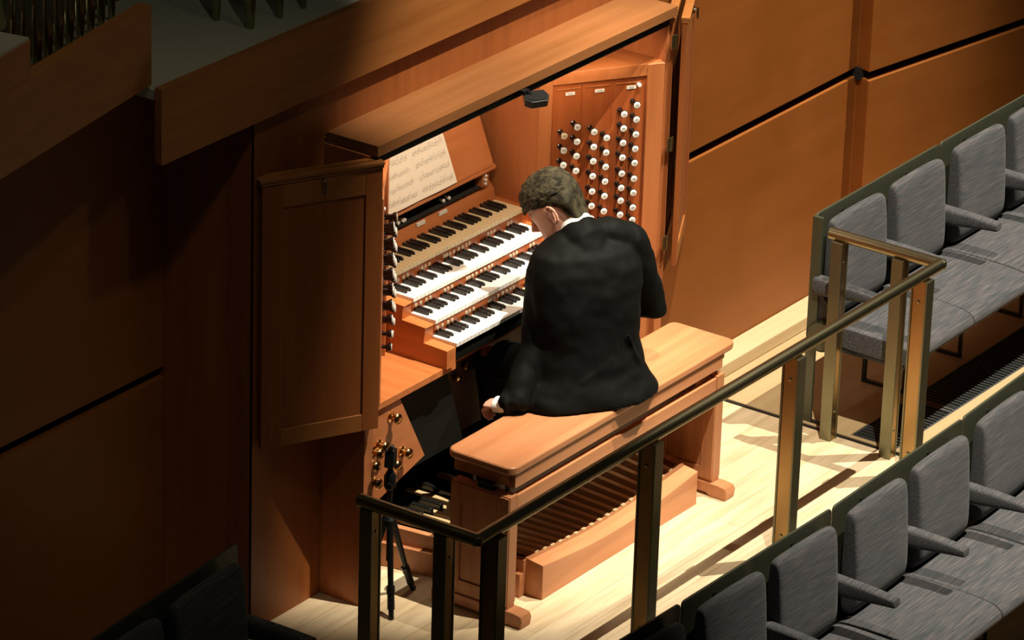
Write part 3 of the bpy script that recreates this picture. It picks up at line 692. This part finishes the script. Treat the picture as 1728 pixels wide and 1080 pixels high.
c = copy_tree(mid); arr(c, 4.126, .133, 0, .012); tag(c, 'grey double seat farthest right in the upper row, hardly in view', 'theatre seat', G2)
lu = make_unit(True, True, False)
arr(lu, -2.462, -.008, 0, .088); tag(lu, 'double seat in deep shadow at the lower left corner of the picture', 'theatre seat')

# floor grate beside the upper row
gt = empty('floor_grate', (3.5, -.22, -.01), 'dark metal ventilation grate let into the floor before the upper seats', 'grate')
MB().box(2.17, 6.5, -.33, -.322, -.03, .001).box(2.17, 6.5, -.128, -.12, -.03, .001).box(2.17, 2.178, -.322, -.128, -.03, .001).box(2.60, 2.66, -.322, -.128, -.03, -.001).box(3.55, 3.61, -.322, -.128, -.03, -.001).build('frame', plain('grate steel', (.25, .25, .24), .4, .8), gt)
m = MB()
x = 2.19
while x < 6.4:
    m.box(x, x + .009, -.322, -.128, -.025, -.001); x += .024
m.build('bars', plain('grate bars', (.07, .075, .07), .5, .6), gt)
f = MB().box(2.15, 6.5, -.33, -.12, -.09, -.06).build('trim_10', VOID); struct(f)

# ------------------------------------------------------------------ organist
ORG = (.70, .20, .62)
man_o = empty('person', ORG, 'person with short brown hair in a black suit seated on the bench with back turned', 'person')
U = Vector((.86, -.51, 0)); Fd = Vector((.51, .86, 0)); Zv = Vector((0, 0, 1))
def ering(c, a, b, ax, ay, n=24, pw=2.0):
    out = []
    for i in range(n):
        t = 2 * PI * i / n; ct, st = math.cos(t), math.sin(t)
        k = 2.0 / pw
        out.append(Vector(c) + ax * (a * math.copysign(abs(ct) ** k, ct)) + ay * (b * math.copysign(abs(st) ** k, st)))
    return out
def limb(m, pts, n=16):
    """pts: (point, radius) chain, round cross-section perpendicular to the path"""
    R = []; P_ = [Vector(p) for p, r in pts]
    for i, (p, r) in enumerate(pts):
        d = (P_[min(i + 1, len(P_) - 1)] - P_[max(i - 1, 0)]).normalized()
        ref = Vector((.3, -.8, .5)); ax = d.cross(ref).normalized(); ay = d.cross(ax).normalized()
        if isinstance(r, tuple): R.append(ering(p, r[0], r[1], ax, ay, n))
        else: R.append(ering(p, r, r, ax, ay, n))
    return m.rings(R)
def soft(o, vox, it=6, fac=.5):
    r = o.modifiers.new('remesh', 'REMESH'); r.mode = 'VOXEL'; r.voxel_size = vox; r.use_smooth_shade = True
    s = o.modifiers.new('smooth', 'SMOOTH'); s.iterations = it; s.factor = fac
    return o
C7 = Vector((.780, .262, 1.232))
# shoulders, elbows, wrists
LS = Vector((.606, .322, 1.095)); LE = Vector((.550, .300, .825)); LW = Vector((.398, .285, .662))
RS = Vector((.930, .155, 1.165)); RE = Vector((1.055, .120, .865)); RW = Vector((1.03, .40, .80))
# head frame
HF = Vector((-.30, .72, -.62)).normalized(); HR = HF.cross(Vector((.05, .3, 1))).normalized(); HU = HR.cross(HF).normalized()
HC = Vector((.765, .380, 1.283))
HS = 1.10
def hp(r, f_, u): return HC + (HR * r + HF * f_ + HU * u) * HS
body = MB()
# trunk under the clothes
body.rings([ering((.69, .20, .66), .15, .10, U, Fd), ering((.70, .20, .80), .14, .09, U, Fd), ering((.71, .21, 1.0), .15, .09, U, Fd), ering((.72, .235, 1.10), .14, .075, U, Fd), ering((.74, .25, 1.16), .07, .05, U, Fd)])
# neck
NB = C7 + Vector((-.010, .026, -.004))
na = ((HC - HU * .070 - HF * .03) - NB).normalized()
limb(body, [(Vector((.74, .25, 1.12)), .05), (NB - na * .07, .054), (NB, .057), (NB + na * .04, .056), (HC - HU * .070 - HF * .03, .060), (HC - HU * .02 - HF * .03, .058)])
# skull and jaw, section by section from chin to crown: (up, half width, front, back)
SK = [(-.125, .020, .085, .045), (-.115, .035, .092, .030), (-.095, .050, .092, -.005), (-.07, .060, .088, -.055), (-.04, .066, .086, -.075), (-.01, .070, .085, -.086), (.02, .073, .087, -.094), (.05, .074, .086, -.096), (.08, .068, .074, -.088), (.10, .052, .052, -.066), (.113, .026, .024, -.034)]
rs = []
for u, w, fr, bk in SK:
    c = hp(0, (fr + bk) / 2, u); rs.append(ering(c, w * HS, abs(fr - bk) / 2 * HS, HR, HF, 28, 2.2))
body.rings(rs)
# nose, brow, lips, ears
limb(body, [(hp(0, .082, .022), .008), (hp(0, .094, .0), .010), (hp(0, .107, -.022), .013), (hp(0, .088, -.034), .008)])
limb(body, [(hp(-.045, .068, .026), .010), (hp(-.02, .080, .030), .010), (hp(.02, .080, .030), .010), (hp(.045, .068, .026), .010)])
limb(body, [(hp(-.022, .082, -.058), .005), (hp(0, .090, -.056), .0075), (hp(.022, .082, -.058), .005)])
limb(body, [(hp(-.020, .080, -.068), .005), (hp(0, .088, -.068), .0075), (hp(.020, .080, -.068), .005)])
limb(body, [(hp(0, .080, -.100), .014), (hp(0, .092, -.108), .012)])
for s in (-1, 1):
    pts = []
    for k in range(9):
        t = -2.2 + k * .62
        pts.append((hp(s * (.076 + .008 * math.cos((k - 4) / 3)), -.008 - .017 * math.cos(t) * 1.0, -.008 + .031 * math.sin(t)), .0058))
    limb(body, pts, 10)
    limb(body, [(hp(s * .070, -.004, -.034), .006), (hp(s * .074, -.006, -.006), .010), (hp(s * .072, -.006, .016), .007)], 10)
# arms
limb(body, [(LS, .045), ((LS + LE) / 2, .042), (LE, .036), ((LE + LW) / 2, .034), (LW, .026)])
limb(body, [(RS, .045), ((RS + RE) / 2, .042), (RE, .036), ((RE + RW) / 2, .034), (RW, .026)])
# legs (thigh and shin)
LH = Vector((.62, .25, .70)); LK = Vector((.700, .600, .650)); LA = Vector((.66, .52, .21))
RH = Vector((.80, .16, .70)); RK = Vector((.98, .53, .66)); RA = Vector((.95, .50, .21))
for H, K, A in ((LH, LK, LA), (RH, RK, RA)):
    limb(body, [(H, .070), ((H + K) / 2, .065), (K, .050), (K * .6 + A * .4, .048), (A, .034)])
def hand(m, wrist, fwd, palm, side, curl):
    """wrist point, direction of the fingers, palm normal, side +1/-1 for where the thumb sits"""
    fwd = Vector(fwd).normalized(); pn = Vector(palm).normalized(); sx = fwd.cross(pn).normalized() * side; pn = sx.cross(fwd).normalized() * side
    pc = wrist + fwd * .05
    m.rings([ering(wrist - fwd * .01, .027, .018, sx, pn, 16), ering(wrist + fwd * .02, .034, .017, sx, pn, 16), ering(wrist + fwd * .055, .041, .016, sx, pn, 16), ering(wrist + fwd * .088, .040, .012, sx, pn, 16)])
    for k, (off, L, r) in enumerate(((.030, .072, .0088), (.010, .080, .0090), (-.010, .074, .0086), (-.029, .058, .0078))):
        p0 = wrist + fwd * .080 + sx * off; pts = [(p0 - fwd * .02, r)]
        a = 0; p = p0
        for j, fr in enumerate((.42, .32, .26)):
            a += curl[j]; d = fwd * math.cos(a) + pn * math.sin(a); pts.append((p, r * (1 - .06 * j))); p = p + d * L * fr
        pts.append((p, r * .72)); limb(m, pts, 10)
    q0 = wrist + fwd * .022 + sx * .028
    limb(m, [(q0, .013), (q0 + (fwd * .5 + sx * .75 + pn * .15) * .030, .0115), (q0 + (fwd * .75 + sx * .65 + pn * .35) * .055, .0100), (q0 + (fwd * .95 + sx * .50 + pn * .5) * .075, .0078)], 10)
hand(body, LW + Vector((-.022, .010, -.012)), (-.12, 1.0, -.12), (0, -.1, -1), -1, (.95, .95, .4))
hand(body, RW, (.15, .80, -.20), (0, -.2, -1), -1, (.30, .35, .3))
bo = body.build('body', SKIN, man_o); soft(bo, .0042, 3, .5)
# eyes under the brow
ey = MB()
for s in (-1, 1): ey.lathe(hp(s * .031, .070, .008), HF, [(-.010, .002), (-.006, .009), (0, .0115), (.006, .009), (.010, .002)], 12)
ey.build('eyes', plain('eye', (.6, .58, .55), .2), man_o, smooth=True)
# hair: shell over crown, sides and nape, tufted
hm = MB(); rs = []
for u, w, fr, bk in [(-.100, .034, -.052, -.072), (-.080, .046, -.046, -.082), (-.050, .058, -.040, -.088), (-.03, .068, -.035, -.092), (.0, .077, -.020, -.102), (.018, .080, .015, -.107), (.035, .083, .070, -.110), (.055, .084, .094, -.110), (.08, .080, .094, -.104), (.105, .066, .080, -.086), (.124, .042, .052, -.058), (.132, .018, .022, -.030)]:
    c = hp(0, (fr + bk) / 2, u); rs.append(ering(c, w * HS, abs(fr - bk) / 2 * HS, HR, HF, 28, 2.2))
hm.rings(rs)
# tousled locks running forward over the crown
rnd = random.Random(3)
for k in range(320):
    th = rnd.uniform(-1.35, 1.35); ph = rnd.uniform(-.9, .95)
    def sp(a, b, rr): # point over the crown shell
        return hp(math.sin(a) * math.cos(b * .9) * .083 * rr, math.sin(b) * .100 * rr - .008, .030 + math.cos(a) * math.cos(b * .9) * .103 * rr)
    P0 = sp(th, ph - .20, .97); P1 = sp(th + rnd.uniform(-.05, .05), ph, 1.015 + rnd.uniform(0, .03)); P2 = sp(th + rnd.uniform(-.16, .16), ph + .22, 1.03 + rnd.uniform(0, .06)); P3 = sp(th + rnd.uniform(-.2, .2), ph + .36, 1.0 + rnd.uniform(0, .07))
    limb(hm, [(P0, .0042), (P1, .0056), (P2, .0042), (P3, .0014)], 7)
def hair_mat():
    m, nt, b = new_mat('brown hair')
    tc = nt.nodes.new('ShaderNodeTexCoord'); n = nt.nodes.new('ShaderNodeTexNoise'); n.inputs['Scale'].default_value = 38; n.inputs['Detail'].default_value = 4
    nt.links.new(tc.outputs['Object'], n.inputs['Vector'])
    cr = nt.nodes.new('ShaderNodeValToRGB'); cr.color_ramp.elements[0].position = .35; cr.color_ramp.elements[0].color = (.010, .008, .004, 1); cr.color_ramp.elements[1].position = .7; cr.color_ramp.elements[1].color = (.066, .055, .028, 1)
    nt.links.new(n.outputs[0], cr.inputs[0]); nt.links.new(cr.outputs[0], b.inputs['Base Color']); b.inputs['Roughness'].default_value = .75; b.inputs['Specular IOR Level'].default_value = .2
    n3 = nt.nodes.new('ShaderNodeTexNoise'); n3.inputs['Scale'].default_value = 160; nt.links.new(tc.outputs['Object'], n3.inputs['Vector'])
    bp = nt.nodes.new('ShaderNodeBump'); bp.inputs['Strength'].default_value = .5; bp.inputs['Distance'].default_value = .003
    nt.links.new(n3.outputs[0], bp.inputs['Height']); nt.links.new(bp.outputs[0], b.inputs['Normal'])
    return m
ho = hm.build('hair', hair_mat(), man_o); soft(ho, .0028, 1, .3)
# shirt collar
nax = U - na * U.dot(na); nax.normalize(); nay = na.cross(nax).normalized()
cm = MB(); cm.rings([ering(NB + na * -.03, .074, .070, nax, nay, 28), ering(NB + na * .004, .070, .067, nax, nay, 28), ering(NB + na * .022, .067, .065, nax, nay, 28), ering(NB + na * .024, .062, .060, nax, nay, 28), ering(NB + na * .01, .058, .056, nax, nay, 28)])
cm.build('shirt_collar', SHIRT, man_o, smooth=True)
# jacket: trunk and sleeves
jm = MB()
def jr(c, a, b, pw=2.4, tilt=0.0): 
    ay = (Fd * math.cos(tilt) + Zv * math.sin(tilt)); return ering(c, a, b, U, ay, 32, pw)
jm.rings([ering(NB - na * .055, .090, .080, nax, nay, 28), ering(NB - na * .02, .082, .076, nax, nay, 28), ering(NB + na * .006, .077, .073, nax, nay, 28), ering(NB + na * .007, .070, .067, nax, nay, 28)])
limb(jm, [(Vector((.742, .222, 1.10)), .10), (Vector((.755, .235, 1.165)), .092), (NB - na * .045, .086), (NB - na * .012, .079)])
jm.rings([jr((.700, .188, .626), .292, .195, 2.6), jr((.700, .190, .66), .280, .188, 2.6), jr((.705, .195, .74), .232, .158), jr((.712, .200, .84), .212, .142), jr((.718, .210, .95), .218, .140), jr((.728, .220, 1.04), .226, .138), jr((.738, .228, 1.11), .218, .128), jr((.742, .240, 1.17), .190, .108), jr((.750, .252, 1.20), .135, .085), jr((.765, .262, 1.218), .082, .060)])
limb(jm, [(C7 + U * .03 + Vector((0, 0, -.05)), .070), ((C7 + RS) / 2 + Vector((0, 0, .0)), .072), (RS, .066)])
limb(jm, [(C7 - U * .03 + Vector((0, 0, -.05)), .070), ((C7 + LS) / 2 + Vector((0, 0, .0)), .070), (LS, .064)])
limb(jm, [(LS + Vector((.03, 0, .02)), .055), (LS, .066), (LS * .7 + LE * .3, .064), (LS * .35 + LE * .65, .059), (LE, .056), (LE * .6 + LW * .4, .057), (LE * .2 + LW * .8, .056), (LW + (LW - LE).normalized() * .026, .054)])
limb(jm, [(RS + Vector((-.03, 0, .02)), .060), (RS, .068), (RS * .7 + RE * .3, .067), (RS * .35 + RE * .65, .061), (RE, .058), (RE * .6 + RW * .4, .053), (RE * .2 + RW * .8, .045), (RW + (RW - RE).normalized() * -.005, .044)])
sd_ = Vector((-.12, 1.0, -.12)).normalized(); sw_ = LW + Vector((-.018, .006, -.004))
limb(jm, [(LW + (LE - LW) * .25, .054), (LW + Vector((.004, -.01, .004)), .055), (sw_ + sd_ * .012, .053), (sw_ + sd_ * .030, .050)])
# folds at the elbow and across the skirt of the jacket
for a, b_, r in ((LS * .55 + LE * .45 + Vector((-.03, -.05, .0)), LS * .45 + LE * .55 + Vector((.045, -.03, .05)), .010), (LE + Vector((-.035, -.045, .04)), LE + Vector((.045, -.045, .085)), .011), (LE + Vector((-.02, -.05, -.01)), LE + Vector((.05, -.035, .01)), .009)):
    limb(jm, [(a, r * .4), ((a + b_) / 2 + Vector((-.003, -.006, 0)), r), (b_, r * .4)], 8)
def trunk(u, z, a, b, off): return Vector((.703, .193, z)) + U * u - Fd * (b * math.sqrt(max(0, 1 - (u / a) ** 2)) + off)
for z0, z1, u0, u1, r in ((.70, .80, -.20, .06, .012), (.655, .72, -.17, .02, .010), (.72, .90, .20, .12, .010)):
    limb(jm, [(trunk(u0, z0, .25, .165, -.005), r * .4), (trunk((u0 + u1) / 2, (z0 + z1) / 2 - .02, .25, .160, -.003), r), (trunk(u1, z1, .25, .15, -.006), r * .3)], 8)
jo = jm.build('jacket', SUIT, man_o); soft(jo, .0065, 14, .5)
ctex = bpy.data.textures.new('cloth folds', 'CLOUDS'); ctex.noise_scale = .09; ctex.noise_depth = 1
for ob_ in (jo,):
    dm = ob_.modifiers.new('folds', 'DISPLACE'); dm.texture = ctex; dm.strength = .016; dm.mid_level = .5; dm.texture_coords = 'LOCAL'
for k in range(3):
    p_ = LW + (LE - LW).normalized() * (.012 + .016 * k) + Vector((-.010, -.045, -.006))
    MB().lathe(p_, (-.2, -1, -.1), [(0, .006), (.003, .006), (.004, .001)], 10).build('sleeve_button', BLACK, man_o, smooth=True)
cf = MB(); d_ = Vector((-.12, 1.0, -.12)).normalized(); ax_ = d_.cross(Zv).normalized(); ay_ = d_.cross(ax_).normalized(); W0 = LW + Vector((-.022, .010, -.012))
cf.rings([ering(W0 - d_ * .01, .037, .033, ax_, ay_, 20), ering(W0 + d_ * .050, .039, .029, ax_, ay_, 20), ering(W0 + d_ * .051, .036, .026, ax_, ay_, 20), ering(W0 + d_ * .02, .035, .025, ax_, ay_, 20)])
cf.build('shirt_cuff', SHIRT, man_o, smooth=True)
tm = MB()
tm.rings([jr((.70, .19, .628), .19, .13), jr((.70, .19, .70), .19, .13), jr((.70, .20, .80), .17, .11)])
for H, K, A in ((LH, LK, LA), (RH, RK, RA)):
    limb(tm, [(H, .090), ((H + K) / 2, .083), (K * .85 + H * .15, .074), (K + Vector((0, .01, .0)), .066), (K * .7 + A * .3, .063), (K * .3 + A * .7, .056), (A, .052)])
to = tm.build('trousers', SUIT2, man_o); soft(to, .007, 5, .5)
for A in (LA, RA):
    m = MB(); m.rings([ering(A + Vector((0, -.075, -.045)), .026, .014, Vector((1, 0, 0)), Zv, 14), ering(A + Vector((0, -.05, -.035)), .034, .030, Vector((1, 0, 0)), Zv, 14), ering(A + Vector((0, .0, -.02)), .036, .045, Vector((1, 0, 0)), Zv, 14), ering(A + Vector((0, .08, -.045)), .043, .026, Vector((1, 0, 0)), Zv, 14), ering(A + Vector((0, .15, -.052)), .040, .018, Vector((1, 0, 0)), Zv, 14), ering(A + Vector((0, .19, -.056)), .018, .010, Vector((1, 0, 0)), Zv, 14)])
    m.build('shoe', SHOE, man_o, smooth=True)

for o in bpy.data.objects:
    if '_w' in o: del o['_w']
